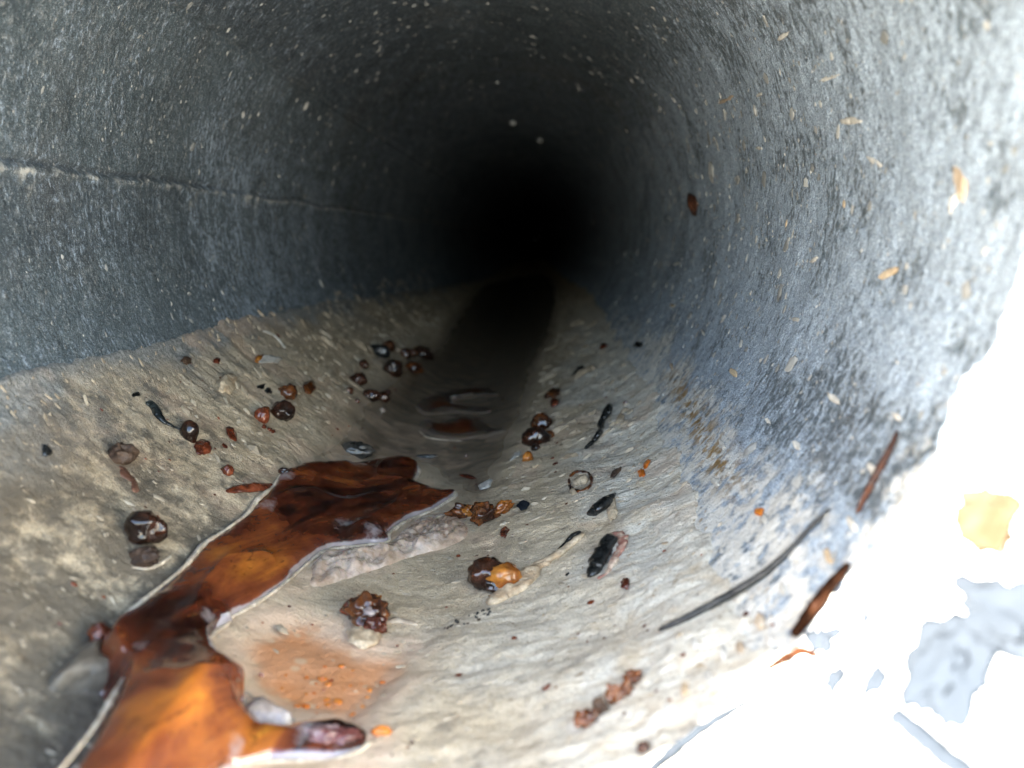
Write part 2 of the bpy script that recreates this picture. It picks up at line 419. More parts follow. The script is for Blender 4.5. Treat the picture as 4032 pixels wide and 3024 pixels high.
    dust_and_light = np.clip(np.maximum(np.maximum(dust_and_light, .45 * light_band), .95 * sm(3.4, 9, Yw) * sm(24, 12, Yw) * np.where(T < 0, sm(-131, -122, T), sm(165, 120, T))), 0, 1)  # adds the left light patch and deep-wall brightness as colour
    pale = pale * (1 - .9 * np.where(T > 0, dark, 0))
    rust = np.exp(-((T - (np.interp(Yw, RY, RTH) + 6)) / 3.2) ** 2) * sm(1.6, 2.0, Yw) * sm(3.6, 2.6, Yw)
    # rows outside the mouth: outer face, rim
    o1 = cyl(th, np.full_like(th, 160.), np.full_like(th, 1.13)); o2 = cyl(th, YM + .03 + mo, np.full_like(th, 1.13)); o3 = cyl(th, YM - .01 + mo, np.full_like(th, 1.06))
    VV = np.concatenate([o1[None], o2[None], o3[None], V, cyl(th, np.full_like(th, 160.), np.full_like(th, .01))[None]])
    nr, nc = VV.shape[:2]
    z = np.zeros((3, nc)); z1 = np.zeros((1, nc))
    pad = lambda A: np.concatenate([z, A, z1]).ravel()
    TT = np.concatenate([np.tile(th, (3, 1)), T, th[None]])
    att = dict(pos=VV.reshape(-1, 3), cyl=stack(np.abs(np.radians(TT)), VV[..., 1], VV[..., 1] * 0).reshape(-1, 3), dark=pad(dark), pale=pad(pale), cream=pad(cream), dust_and_light=pad(dust_and_light), rust=pad(rust))
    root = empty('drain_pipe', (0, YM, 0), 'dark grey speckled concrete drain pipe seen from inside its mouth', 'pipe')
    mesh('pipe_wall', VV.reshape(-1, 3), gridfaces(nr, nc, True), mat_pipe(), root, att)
    return root
pipe = build_pipe()
def build_ground():  # sheet out of view, added for warm bounce into the mouth
    m, nt, b = newmat('dry_earth'); g = G(nt); P = g.attr('pos')
    c = g.mix(g.mr(g.noise(P, 1.3, 6), .35, .65), (.30, .28, .25), (.44, .42, .38))
    c = g.mix(g.mr(g.noise(P, 30, 4), .55, .7, 0, .5), c, (.16, .145, .12))
    g.put(b.inputs['Base Color'], c); b.inputs['Roughness'].default_value = .9
    x = np.concatenate([-np.geomspace(300, 3, 14), np.linspace(-2.5, 2.5, 30), np.geomspace(3, 300, 14)])
    X, Y = np.meshgrid(x, x)
    Z = -1.17 + .02 * fbm(stack(X, Y, X * 0) * 1.5, 301, 4) * (np.hypot(X, Y) < 40)
    V = stack(X, Y, np.minimum(Z, -1.145)).reshape(-1, 3)
    o = mesh('ground', V, gridfaces(*X.shape), m, None, dict(pos=V)); tag(o, 'unseen pale dry earth added under the pipe to bounce sunlight in', 'ground', None, 'structure')
build_ground()

# ------------------------------------------------------------------ masks drawn as outlines on the surface
def smoothpoly(pts, n=6, closed=True):
    p = np.asarray(pts, float); m = len(p); out = []
    for i in range(m if closed else m - 1):
        g = lambda k: p[k % m] if closed else p[min(max(k, 0), m - 1)]
        p0, p1, p2, p3 = g(i - 1), g(i), g(i + 1), g(i + 2)
        for k in range(n):
            t = k / n
            out.append(.5 * (2 * p1 + (p2 - p0) * t + (2 * p0 - 5 * p1 + 4 * p2 - p3) * t * t + (3 * p1 - p0 - 3 * p2 + p3) * t ** 3))
    if not closed: out.append(p[-1])
    return np.array(out)
def sdist(poly, X, Y):
    """signed distance (+ inside) from points to a closed outline"""
    sh = X.shape; X = X.ravel(); Y = Y.ravel()
    d = np.full(X.shape, 1e9); ins = np.zeros(X.shape, bool)
    for a, b in zip(poly, np.roll(poly, -1, 0)):
        e = b - a; L = e @ e + 1e-12
        t = np.clip(((X - a[0]) * e[0] + (Y - a[1]) * e[1]) / L, 0, 1)
        d = np.minimum(d, (X - a[0] - t * e[0]) ** 2 + (Y - a[1] - t * e[1]) ** 2)
        c = ((a[1] > Y) != (b[1] > Y)) & (X < (b[0] - a[0]) * (Y - a[1]) / (b[1] - a[1] + 1e-15) + a[0])
        ins ^= c
    d = np.sqrt(d)
    return np.where(ins, d, -d).reshape(sh)
def outline(pts, n=5): return np.array([par(*q) for q in smoothpoly(pts, n)])   # an optional third number lifts the point off the sediment

STREAM = [(60, 1760, .115), (135, 1659, .11), (200, 1580, .10), (243, 1510, .085), (262, 1458, .06), (222, 1440, .04), (214, 1395, .035), (240, 1352, .03), (300, 1305, .02), (345, 1270, .01), (400, 1225, 0),
          (440, 1178), (480, 1150), (530, 1115), (560, 1078), (590, 1050), (612, 1018), (660, 1003), (740, 1000), (850, 990), (893, 992), (905, 1018), (898, 1045),
          (945, 1062), (985, 1066), (935, 1098), (880, 1122), (838, 1150), (838, 1168), (770, 1178), (705, 1188), (662, 1215), (600, 1268), (540, 1308),
          (500, 1330), (490, 1346), (456, 1370), (447, 1402), (463, 1450), (482, 1476), (522, 1490), (528, 1515), (520, 1545), (562, 1575), (640, 1572), (740, 1558),
          (792, 1580), (782, 1612), (700, 1640), (560, 1648), (470, 1680), (380, 1760)]
POOL = [(520, 1400), (575, 1345), (660, 1330), (730, 1370), (800, 1400), (880, 1395), (870, 1450), (815, 1510), (770, 1560), (690, 1545), (600, 1520), (545, 1470)]
WET = [(640, 1000), (700, 945), (760, 880), (850, 800), (940, 740), (1000, 660), (1060, 610), (1190, 600), (1200, 700), (1165, 780), (1145, 870), (1110, 960), (1060, 1060), (1000, 1075), (930, 1030), (900, 1000), (740, 1000)]

def build_sediment():
    th = np.linspace(-74, 62, 540)
    y = np.concatenate([np.linspace(-1.3, .9, 40, endpoint=False), np.geomspace(.9, 30, 690)])
    T, Y = np.meshgrid(th, y)
    t = thick(T, Y)
    A = np.radians(T)
    wm = np.clip(1 - sdist(outline(WET, 2), A, Y) * 8 - .2, .1, 1)
    t = np.where(t > 0, t * wm + (1 - wm) * thick(T, Y, False), t)
    bank = sdist(outline([q[:2] for q in STREAM], 2), A, Y)
    pool = sdist(outline(POOL), A, Y)
    wet = sdist(outline(WET), A, Y)
    ps = sm(-.05, .06, pool); ws = sm(-.10, .14, wet + .02 * fbm(stack(A * 9, Y * 5, A * 0), 8, 4))
    t = t - .016 * sm(-.035, .05, pool)
    V = cyl(T, Y, 1 - t)
    dl = T - edges(T, Y)[0]; dr = edges(T, Y)[1] - T
    n = fbm(stack(A * 6, Y * 6, A * 0), 88, 4)
    chalk = sm(24, 8, dr + 6 * n) * sm(9, 4, Y); chalk = np.maximum(chalk, .6 * sm(0, 22, T + 8 * n) * sm(2.2, 1.4, Y)); chalk = np.maximum(chalk, .9 * sm(12, 24, T) * sm(1.4, 1.2, Y))  # last term whitens the sunlit zone for more bounce light
    grey = .85 * sm(7, 1.0, dl + 2.5 * n) + .35 * sm(20, 5, dl + 6 * n)
    peach = .8 * sm(.09, .0, np.abs(pool + .02)) * sm(-.12, 0, pool) + .25 * sm(-.25, .1, pool)
    peach = np.maximum(peach, .45 * sm(.1, .5, fbm(stack(A * 7, Y * 7, A * 0), 95, 4)) * sm(1.6, 2.2, Y) * sm(4, 3, Y))
    flaky = sm(2.0, 2.8, Y) * sm(-16, -24, T) * sm(3, 9, dl) + sm(1.9, 2.6, Y) * sm(10, 18, T)
    dirt_and_shade = sm(-12, -34, T + 6 * n) * sm(2.9, 1.5, Y) + .2 + .5 * sm(-18, -26, T + 3 * n) * sm(1.5, 1.15, Y + .1 * n)  # left slope dirt, plus shadow painted into the lower left
    peach = np.maximum(peach, .9 * sm(-.10, -.02, bank + .02 * n) * sm(-22, -14, T) * sm(2.5, 2.1, Y))
    att = dict(pos=V.reshape(-1, 3), cyl=stack(A, Y, A * 0).reshape(-1, 3), flaky=np.clip(flaky + .12, 0, 1).ravel(), dirt_and_shade=np.clip(dirt_and_shade, 0, 1.3).ravel(), chalk=chalk.ravel(), grey=np.clip(grey, 0, 1).ravel(),
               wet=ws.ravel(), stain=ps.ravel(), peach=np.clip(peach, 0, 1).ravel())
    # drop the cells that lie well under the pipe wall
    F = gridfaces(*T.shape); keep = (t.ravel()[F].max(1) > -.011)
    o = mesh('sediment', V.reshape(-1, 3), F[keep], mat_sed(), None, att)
    tag(o, 'beige lime sediment lining the bottom of the pipe', 'sediment', None, 'structure')
    return o
sediment = build_sediment()

# ------------------------------------------------------------------ soft bodies that follow an outline on the sediment
def goo(name, pts, H, w, mat, parent=None, seed=1, res=(220, 260), lumpy=.35, tones=None, filmw=.0, extra=None, sub=5, films=None, lumf=1.):
    pl = outline(pts, sub)
    a0, y0 = pl.min(0) - .03; a1, y1 = pl.max(0) + .03
    A, Y = np.meshgrid(np.linspace(a0, a1, res[0]), np.geomspace(y0, y1, res[1]))
    wob = .0035 * fbm(stack(A * 14, Y * 14, A * 0), seed, 3)
    sd = sdist(pl, A, Y) + wob
    T = np.degrees(A)
    base = thick(T, Y, False)
    lum = fbm(stack(A * 6, Y * 3.2, A * 0) * lumf, seed + 3, 3 if lumf == 1 else 4)
    h = H * (1 - np.exp(-np.maximum(sd, 0) / w)) * (1 + lumpy * lum) + np.where(sd > 0, 0.0015, 0)
    h = np.where(sd > 0, h, np.maximum(sd * 1.2, -.03)) + np.where(sd > 0, .004, 0) * sm(0, .01, sd)
    if extra: h = h + extra(A, Y, sd)
    V = cyl(T, Y, 1 - np.maximum(base, 0) - h)
    F = gridfaces(*A.shape); keep = sd.ravel()[F].max(1) > -.02
    tone = .30 + .04 * sm(1.7, 1.3, Y); 
    for (x, yy, rad, v) in (tones or []):
        q = par(x, yy); k = np.exp(-(((A - q[0]) / rad) ** 2 + ((Y - q[1]) / (rad * 1.6)) ** 2)); tone = tone + v * k
    film = np.clip(1.0 * sm(filmw * 2 + 1e-6, 0, sd), 0, 1) * (1 - .95 * sm(1.7, 1.3, Y) * sm(-.2, -.34, A)) if filmw else np.zeros(A.shape)
    for (x, yy, rad, v) in (films or []):
        q = par(x, yy); film = np.maximum(film, v * np.exp(-(((A - q[0]) / rad) ** 2 + ((Y - q[1]) / (rad * 1.5)) ** 2)))
    used = np.unique(F[keep]); mp = np.full(A.size, -1); mp[used] = np.arange(len(used))
    VV = V.reshape(-1, 3)[used]
    att = dict(pos=VV, flow=stack(Y, A - .2 * Y - .39 * np.maximum(Y - 1.8, 0) ** 2, A * 0).reshape(-1, 3)[used], tone=tone.ravel()[used], film=film.ravel()[used])
    o = mesh(name, VV, mp[F[keep]], mat, parent, att, origin=None if parent is None else np.array(parent.location) / SC)
    return o

# ------------------------------------------------------------------ tubes lying on a surface
def worm(name, pts, mat, parent=None, flat=.7, lift=.35, seed=1, rough=.25, nseg=None, sides=12, freq=1.3, up=None):
    """pts: (x, y, width) in the 2212-wide view; an uneven tube with closed ends, resting on whatever lies there"""
    p = smoothpoly(pts, 8, False); L = len(p)
    C = []; Wd = []; N = []
    for i, (x, y, wd) in enumerate(p):
        w0 = wd * S / FPX / 2
        u = 0. if up is None else float(np.interp(i / (L - 1), np.linspace(0, 1, len(up)), up))
        P, t, n, th = at(x, y, u); rr = w0 * t
        P, t, n, th = at(x, y, u + rr * flat * lift)
        C.append(P); Wd.append(rr); N.append(n)
    C = np.array(C); Wd = np.array(Wd); N = np.array(N)
    tx = np.gradient(C, axis=0); tx /= np.linalg.norm(tx, axis=1)[:, None] + 1e-12
    B = np.cross(tx, N); B /= np.linalg.norm(B, axis=1)[:, None] + 1e-12
    Nn = np.cross(B, tx)
    s = np.linspace(0, 1, L)
    cap = np.sqrt(np.clip(1 - np.maximum(0, np.abs(2 * s - 1) * 1.0 - .86) ** 2 / .14 ** 2, 0, 1))
    cap = np.maximum(cap, .03)
    ph = np.linspace(0, 2 * np.pi, sides, endpoint=False)
    X = C[:, None] + (Wd * cap)[:, None, None] * (np.cos(ph)[None, :, None] * B[:, None] + flat * np.sin(ph)[None, :, None] * Nn[:, None])
    wm = Wd.mean()
    d = fbm(X / wm / 1.6 * freq, seed, 3)
    X = C[:, None] + (X - C[:, None]) * (1 + rough * d)[..., None]
    V = np.concatenate([X.reshape(-1, 3), C[:1], C[-1:]])
    F = gridfaces(L, sides, True)
    tri = []
    for k in range(sides):
        tri.append((L * sides, (k + 1) % sides, k, k)); b = (L - 1) * sides; tri.append((L * sides + 1, b + k, b + (k + 1) % sides, b + k))
    # write end fans as degenerate-free quads by splitting into triangles
    Ft = np.concatenate([F[:, [0, 1, 2]], F[:, [0, 2, 3]], np.array(tri)[:, :3]])
    og = np.array(parent.location) / SC if parent is not None else C[0]
    return mesh(name, V, Ft, mat, parent, dict(pos=V), origin=og)

# ------------------------------------------------------------------ rounded lumps
def ico(sub):
    import bmesh
    bm = bmesh.new(); bmesh.ops.create_icosphere(bm, subdivisions=sub, radius=1.)
    V = np.array([v.co[:] for v in bm.verts]); F = np.array([[v.index for v in f.verts] for f in bm.faces]); bm.free()
    return V, F
ICO = {k: ico(k) for k in (1, 2, 3, 4)}
def lump(name, x, y, w, h, mat, parent=None, seed=1, lift=.55, rough=.12, freq=1.4, sub=4, rot=0., facet=0., depth=1., tip=None, smooth=True):
    """an uneven rounded body w by h (2212-wide view) stuck to the surface at (x, y)"""
    P, t, n, th = at(x, y)
    k = S / FPX / 2
    P, t, n, th = at(x, y, lift * min(w, h) * k * t)
    a, b = w * k * t, h * k * t
    D, F = ICO[sub]
    nz = fbm(D * freq + seed * 7.7, seed, 4, .5)
    rr = 1 + rough * nz
    if facet:
        gen = np.random.default_rng(seed); pn = gen.normal(size=(9, 3)); pn /= np.linalg.norm(pn, axis=1)[:, None]
        cut = gen.uniform(.55, .95, 9)
        q = (D @ pn.T); lim = np.min(np.where(q > .05, cut / np.maximum(q, .05), 9), 1)
        rr = rr * ((1 - facet) + facet * np.minimum(1.1, lim))
    if tip is not None:
        u = np.array([math.cos(math.radians(tip)), math.sin(math.radians(tip)), 0.]); q = np.clip(D @ u, 0, 1); rr = rr * (1 + .55 * q ** 9)
    E_ = D * rr[:, None]
    c, s_ = math.cos(rot), math.sin(rot)
    X = E_[:, 0] * a; Y = E_[:, 1] * b
    Vv = P + (X * c - Y * s_)[:, None] * RT + (X * s_ + Y * c)[:, None] * UP - (E_[:, 2] * depth * min(a, b))[:, None] * FW
    og = np.array(parent.location) / SC if parent is not None else P
    return mesh(name, Vv, F, mat, parent, dict(pos=Vv), smooth, origin=og)
def flake(name, x, y, w, h, mat, parent=None, seed=1, rot=0., rough=.35, flat=.35, lift=.3, sub=3, freq=1.6):
    """a thin uneven chip lying in the surface's own plane"""
    P, t, n, th = at(x, y)
    k = S / FPX / 2
    e1 = RT - n * (RT @ n); e1 /= np.linalg.norm(e1); e2 = np.cross(n, e1)
    if e2 @ UP < 0: e2 = -e2
    v = P - CAM; v /= np.linalg.norm(v)
    f1 = max(.45, math.sqrt(max(0, 1 - (e1 @ v) ** 2))); f2 = max(.35, math.sqrt(max(0, 1 - (e2 @ v) ** 2)))
    c, s_ = math.cos(rot), math.sin(rot)
    a, b = w * k * t, h * k * t; mn = min(a, b)
    P = P + n * mn * flat * lift
    D, F = ICO[sub]
    E_ = D * (1 + rough * fbm(D * freq + seed * 3.3, seed, 4, .55))[:, None]
    X = E_[:, 0] * a; Y = E_[:, 1] * b
    Vv = P + ((X * c - Y * s_) / f1)[:, None] * e1 + ((X * s_ + Y * c) / f2)[:, None] * e2 + (E_[:, 2] * mn * flat)[:, None] * n
    og = np.array(parent.location) / SC if parent is not None else P
    return mesh(name, Vv, F, mat, parent, dict(pos=Vv), origin=og)

# ------------------------------------------------------------------ the amber stream
M_GOO = mat_goo()
q0 = at(500, 1350)[0]
stream = empty('resin_stream', q0, 'glossy amber orange and brown resin stream with a pale dried rim along the pipe bottom', 'resin stream')
TONES = [(430, 1610, .10, .12), (480, 1210, .05, .12), (560, 1235, .05, .10), (400, 1330, .05, -.06), (420, 1600, .06, .24), (300, 1640, .05, .16), (560, 1610, .04, .16), (470, 1560, .05, -.12), (350, 1560, .05, -.10), (420, 1500, .12, .05), (330, 1400, .10, -.22), (470, 1440, .07, -.15), (520, 1220, .12, .14), (600, 1190, .10, .10),
         (430, 1300, .12, .02), (720, 1070, .22, .0), (830, 1060, .2, -.05), (700, 1600, .09, -.2), (760, 1590, .08, -.25), (640, 1130, .15, -.15)]
STREAM3 = [tuple(q) if len(q) == 3 else (*q, 0.) for q in STREAM]
def crest(A, Y, sd):
    left = .085 * sm(1.62, 1.15, Y) * sm(-.20, -.34, A) * sm(0, .012, sd)
    c = fbm(stack(A * 5 + 3, Y * 3 - A * 2, A * 0), 207, 2)
    fold = .007 * (1 - np.abs(c) * 2.2).clip(0, 1) ** 3 * sm(.02, .07, sd)          # folded crests in the gel
    return left + fold + .0012 * vn(stack(A * 22, Y * 22, A * 0), 208) * sm(.01, .04, sd)
goo('resin_body', STREAM3, .020, .022, M_GOO, stream, 5, (320, 560), .45, TONES, .006, extra=crest, films=[(612, 1040, .05, .55), (575, 1095, .055, .5), (800, 1160, .05, .55), (735, 1155, .06, .5), (440, 1357, .03, .6), (265, 1480, .03, .45), (740, 1600, .05, .5), (660, 1600, .04, .5), (520, 1500, .03, .45), (500, 1640, .03, .5)])
# pale rim: an uneven bead of dried scum along both banks
def rimpath(pts, w): return [(x, y, w * (1 + .35 * math.sin(i * 2.1))) for i, (x, y) in enumerate(pts)]
LEFTRIM = [(60, 1758), (100, 1700), (135, 1657), (198, 1578), (243, 1508), (268, 1462)]
LEFTRIM2 = [(243, 1352), (300, 1305), (343, 1270), (398, 1224), (438, 1178), (478, 1150), (530, 1113), (558, 1078), (588, 1052), (606, 1024)]
RIGHTRIM = [(893, 992), (905, 1018), (897, 1046), (945, 1062), (984, 1068), (938, 1100), (882, 1124), (842, 1150), (836, 1170), (770, 1180), (705, 1190), (664, 1217), (602, 1270), (542, 1310), (502, 1332), (492, 1348), (458, 1372), (449, 1402), (465, 1450), (484, 1476), (524, 1492), (556, 1512)]
LOWRIM = [(556, 1516), (530, 1524), (521, 1545), (545, 1566), (600, 1572), (634, 1560)]
BOTRIM = [(470, 1672), (560, 1646), (690, 1642), (770, 1625), (800, 1600)]
for k, (pp, wd, uu) in enumerate(((LEFTRIM, 11, (.108, .105, .10, .09, .077, .055)), (LEFTRIM2, 9, (.035, .03, .022, .016, .012, .01, .008, .006, .004, .004)), (RIGHTRIM, 9, None), (LOWRIM, 8, None), (BOTRIM, 10, None))):
    worm('dried_rim', rimpath(pp, wd), M_RIM, stream, .8, .5, 30 + k, .3, freq=.8, up=uu)
goo('grey_film', [(528, 1530), (560, 1512), (600, 1530), (632, 1553), (612, 1564), (560, 1562), (530, 1548)], .022, .02, M_FILM, stream, 9, (60, 60), .2)
goo('crusted_bank', [(690, 1205), (770, 1188), (842, 1172), (890, 1130), (940, 1112), (985, 1115), (1012, 1150), (970, 1180), (880, 1205), (800, 1235), (720, 1262), (670, 1262)], .018, .03, M_BANK, stream, 12, (160, 150), .9, lumf=4.5)
goo('pale_lobe', [(118, 1462, .02), (132, 1436, .02), (155, 1408, .02), (190, 1382, .02), (226, 1380, .02), (232, 1420, .03), (285, 1432, .04), (262, 1450, .04), (225, 1462, .035), (175, 1466, .03), (135, 1470, .025)], .04, .010, mat_two('shaded_mud', (.10, .08, .06), (.17, .14, .105), 14, .5, .2), stream, 15, (110, 110), .9)  # shelf of mud
goo('lilac_film', [(395, 1362), (440, 1340), (490, 1330), (498, 1346), (462, 1368), (440, 1382), (405, 1378)], .040, .03, mat_two('lilac_scum', (.34, .30, .31), (.55, .52, .54), 14, .15, .8, .2, .3), stream, 17, (60, 60), .3)

M_POOL = mat_goo('muddy_resin', (.17, .135, .105))
# pools further in
def pool_thing(pts, label, H=.012, tones=None, seed=3):
    o = goo('resin_pool', pts, H * .5, .05, M_POOL, None, seed, (130, 110), .8, tones, .07)
    return tag(o, label, 'resin pool')
pool_thing([(898, 880), (915, 862), (945, 852), (985, 843), (1040, 838), (1078, 848), (1062, 858), (1010, 857), (978, 866), (1000, 879), (1062, 884), (1045, 894), (985, 892), (930, 895)], 'dark reddish forked resin pool lying farthest in on the wet mud of the channel', .012, [(930, 868, .4, .05)], 41)
pool_thing([(905, 918), (922, 905), (950, 915), (985, 903), (1035, 906), (1060, 920), (1092, 926), (1075, 938), (1040, 943), (1000, 950), (960, 947), (925, 938)], 'muddy brown resin pool with an orange front edge on the wet mud', .014, [(985, 944, .15, .18), (1030, 925, .4, -.1)], 43)
worm('dried_rim', [(905, 930, 2), (920, 943, 4), (945, 949, 4), (1000, 953, 3)], M_TAN, bpy.data.objects['resin_pool.001'], .7, .5, 50, .3)
worm('dried_rim', [(965, 862, 3), (985, 856, 9), (1015, 852, 8), (1034, 850, 3)], M_FILM, bpy.data.objects['resin_pool'], .5, 1.2, 51, .3)

# ------------------------------------------------------------------ resin beads, crumbs and chips on the sediment
BG = 'resin beads stuck to the sediment'
def thing(name, x, y, label, cat, group=None): return empty(name, at(x, y)[0], label, cat, group)
# the large nodule right of the stream
t = thing('resin_nodule', 1065, 1242, 'large glossy nodule half dark brown and half orange with a cream crust tail', 'resin bead', BG)
lump('dark_lobe', 1050, 1240, 92, 74, M_DARK, t, 3, .6, .2, 1.9); lump('orange_lobe', 1088, 1246, 78, 58, M_ORANGE, t, 5, .75, .16, 1.7); lump('dark_seam', 1072, 1262, 66, 34, M_DARK, t, 6, .9, .3, 2.2)
lump('shiny_patch', 1044, 1242, 34, 38, mat_two('pale_resin_facet', (.16, .12, .11), (.32, .28, .27), 14, .1, .8), t, 9, 1.5, .25, 2, 3, 0, .8)
worm('crust_tail', [(1050, 1302, 22), (1080, 1290, 52), (1115, 1268, 64), (1145, 1240, 54), (1172, 1220, 34), (1190, 1210, 14)], mat_two('peach_crust', (.40, .28, .17), (.56, .44, .30), 30, .7, 0, 0, 1.2), t, .4, .2, 4, .45)
t = thing('resin_nodule', 790, 1325, 'crumpled orange brown nodule on a cream base beside the orange stain', 'resin bead', BG)
lump('crumpled_body', 790, 1320, 92, 76, M_BROWN, t, 14, .7, .35, 1.9, 4, .1, .5); lump('orange_fold', 797, 1300, 60, 34, M_ORANGE, t, 16, 1.2, .4, 2.2, 4, .2, .4)
lump('red_fold', 762, 1312, 44, 40, M_RED, t, 18, .9, .3, 2, 4, .5, .7); lump('lower_fold', 812, 1352, 42, 44, M_RED, t, 19, .7, .35, 2, 4, -.3, .7)
lump('grey_facet', 796, 1322, 32, 28, mat_two('pale_resin_facet', (.16, .12, .11), (.32, .28, .27), 14, .1, .8), t, 21, 2.6, .2, 2, 3, .3, .9)
flake('cream_base', 782, 1378, 74, 40, M_CRUST, t, 22, -.15, .2, .6); worm('cream_arm', [(830, 1345, 14), (860, 1340, 20), (905, 1350, 12)], M_TAN, t, .5, .3, 6, .3)
t = thing('resin_nodule', 315, 1150, 'dark purple brown double nodule standing on the shaded left slope', 'resin bead', BG)
lump('upper_bead', 316, 1142, 84, 76, M_DARK, t, 24, .7, .2, 1.7, 4, 0, .5); lump('lower_flake', 312, 1205, 88, 46, M_MUD, t, 25, .5, .3, 1.8, 4, .2, .3)
lump('top_chip', 312, 1112, 26, 18, M_RED, t, 26, 1.5, .2, 2, 3); worm('cream_lip', [(285, 1225, 6), (320, 1228, 9), (350, 1215, 9), (370, 1200, 5)], M_RIM, t, .6, .5, 8, .3)
t = thing('resin_crumb', 262, 980, 'matte dark brown crumb with a rusty tail high on the left slope', 'crumb')
lump('crumb_body', 262, 980, 58, 56, M_MUD, t, 27, .5, .28, 1.8, 4, 0, .5); worm('rusty_tail', [(262, 1008, 22), (275, 1030, 26), (290, 1045, 22), (292, 1064, 10)], mat_two('rusty_smear', (.10, .045, .028), (.17, .08, .05), 20, .6, .1), t, .3, .2, 28, .5)
t = thing('resin_bead', 408, 930, 'round black bead with a long curved dark tail on the left slope', 'resin bead', BG)
lump('bead_body', 410, 930, 40, 46, M_DARK, t, 29, .7, .08, 1.2, 4, 0, 0, 1, -80)
worm('curved_tail', [(316, 872, 10), (330, 876, 22), (342, 896, 22), (354, 910, 14), (372, 920, 7), (394, 930, 9)], mat_two('dark_green_tar', (.007, .010, .011), (.02, .026, .026), 18, .3, .5), t, .7, .4, 30, .2)
def bead(x, y, w, h, mat, label, seed, **k):
    o = lump('resin_bead', x, y, w, h, mat, None, seed, **{**dict(lift=.45, rough=.17, freq=1.7), **k}); return tag(o, label, 'resin bead', BG)
bead(612, 888, 48, 46, M_DARK, 'dark brown bead with a bright glint, lowest right of the trio on the left slope', 31, tip=190)
bead(622, 848, 42, 36, M_BROWN, 'amber brown bead, topmost of the trio on the left slope', 32, tip=180)
t = thing('resin_bead', 567, 897, 'reddish amber bead with red crumbs below it, leftmost of the trio on the left slope', 'resin bead', BG)
lump('bead_body', 566, 898, 32, 36, M_RED, t, 33, .6, .12); lump('olive_cap', 573, 886, 22, 18, M_BROWN, t, 34, .9, .1, 1.3, 3)
for k, (x, y) in enumerate(((570, 922), (582, 928), (590, 932))): flake('red_crumb', x, y, 10, 9, M_RED, t, 35 + k, 0, .4, .5, .4, 2)
tag(flake('resin_flake', 668, 836, 26, 30, M_BROWN, None, 38, .5, .25, .5), 'flat brown flake to the right of the amber trio on the left slope', 'flake')
bead(850, 797, 42, 42, M_DARK, 'large dark bead with a white glint below the row of beads at the channel edge', 40)
bead(893, 795, 40, 30, M_BROWN, 'dull translucent brown bead right beside the large dark bead at the channel edge', 41, rough=.2)
bead(775, 820, 36, 30, M_DARK, 'dark pointed bead on the left bank nearest above the wet cluster', 42, tip=200)
bead(786, 788, 22, 22, M_DARK, 'small dark bead above the pointed bead on the left bank', 43)
t = thing('bead_cluster', 825, 757, 'black and brown bead pair, leftmost of the row at the top of the channel edge', 'bead cluster', BG)
lump('black_bead', 824, 760, 40, 34, M_BLACK, t, 44, .6, .15, tip=150); lump('brown_bead', 840, 748, 30, 28, M_BROWN, t, 45, .7, .1)
t = thing('bead_cluster', 880, 763, 'small cluster of dark brown crumbs in the middle of the bead row by the channel', 'bead cluster', BG)
lump('brown_bead', 876, 764, 24, 26, M_BROWN, t, 46, .5, .2); lump('brown_bead', 890, 762, 22, 20, M_BROWN, t, 47, .5, .2); lump('pale_chip', 861, 758, 14, 16, M_TAN, t, 48, .3, .2, 1.4, 3)
bead(911, 763, 38, 32, M_DARK, 'dark bead with a glint, rightmost of the bead row by the channel', 49, tip=-30)
bead(755, 845, 18, 18, M_BROWN, 'tiny brown glinting bead at the left end of the wet cluster', 50)
t = thing('bead_cluster', 812, 857, 'flattened wet black bead cluster at the left edge of the muddy channel', 'bead cluster', BG)
lump('black_bead', 800, 855, 40, 30, M_DARK, t, 51, .4, .15); lump('black_bead', 826, 858, 34, 26, M_DARK, t, 52, .4, .15); lump('small_bead', 840, 846, 12, 12, M_DARK, t, 53, .6, .05, 1.4, 3); lump('small_bead', 772, 866, 12, 10, M_BROWN, t, 54, .6, .05, 1.4, 3)
tag(lump('bubble', 826, 886, 14, 11, M_FILM, None, 55, .4, .05, 1.4, 3), 'tiny grey water bubble just below the wet bead cluster', 'bubble')
bead(1170, 915, 48, 44, M_BROWN, 'olive brown round bead, upper one of the pair on the right bank', 56, rough=.12)
t = thing('bead_cluster', 1160, 946, 'wide dark brown bead with glints, lower one of the pair on the right bank', 'bead cluster', BG)
lump('bead_body', 1158, 945, 64, 46, M_DARK, t, 57, .6, .14, 1.6); lump('lower_tip', 1157, 968, 20, 18, M_DARK, t, 58, .5, .15, 1.4, 3); lump('side_lobe', 1185, 940, 26, 22, M_BROWN, t, 59, .5, .15)
bead(1140, 990, 24, 32, M_ORANGE, 'small orange brown bead hanging below the bead pair on the right bank', 60, rough=.15)
o = worm('tar_worm', [(1316, 874, 12), (1312, 890, 22), (1300, 908, 16), (1296, 930, 15), (1284, 950, 14), (1264, 970, 10)], M_BLACK, None, .8, .5, 61, .22)
tag(o, 'long curved glossy black tar strip on the right slope', 'tar strip')
t = thing('crust_ring', 1254, 1042, 'brown crust ring filled with cream crumbs on the right slope', 'crust ring')
worm('brown_ring', [(1230, 1030, 8), (1245, 1020, 9), (1268, 1022, 9), (1278, 1036, 8), (1272, 1052, 8), (1250, 1062, 9), (1232, 1052, 8), (1229, 1034, 7)], M_BROWN, t, .8, .5, 62, .4)
flake('cream_fill', 1256, 1042, 36, 24, M_CRUST, t, 63, .1, .3, .6, .5); flake('cream_fill', 1240, 1064, 14, 18, M_CRUST, t, 64, .1, .3, .6, .5)
t = thing('tar_chip', 1298, 1093, 'bent black glossy tar chip, upper one of the pair on the right slope', 'tar chip')
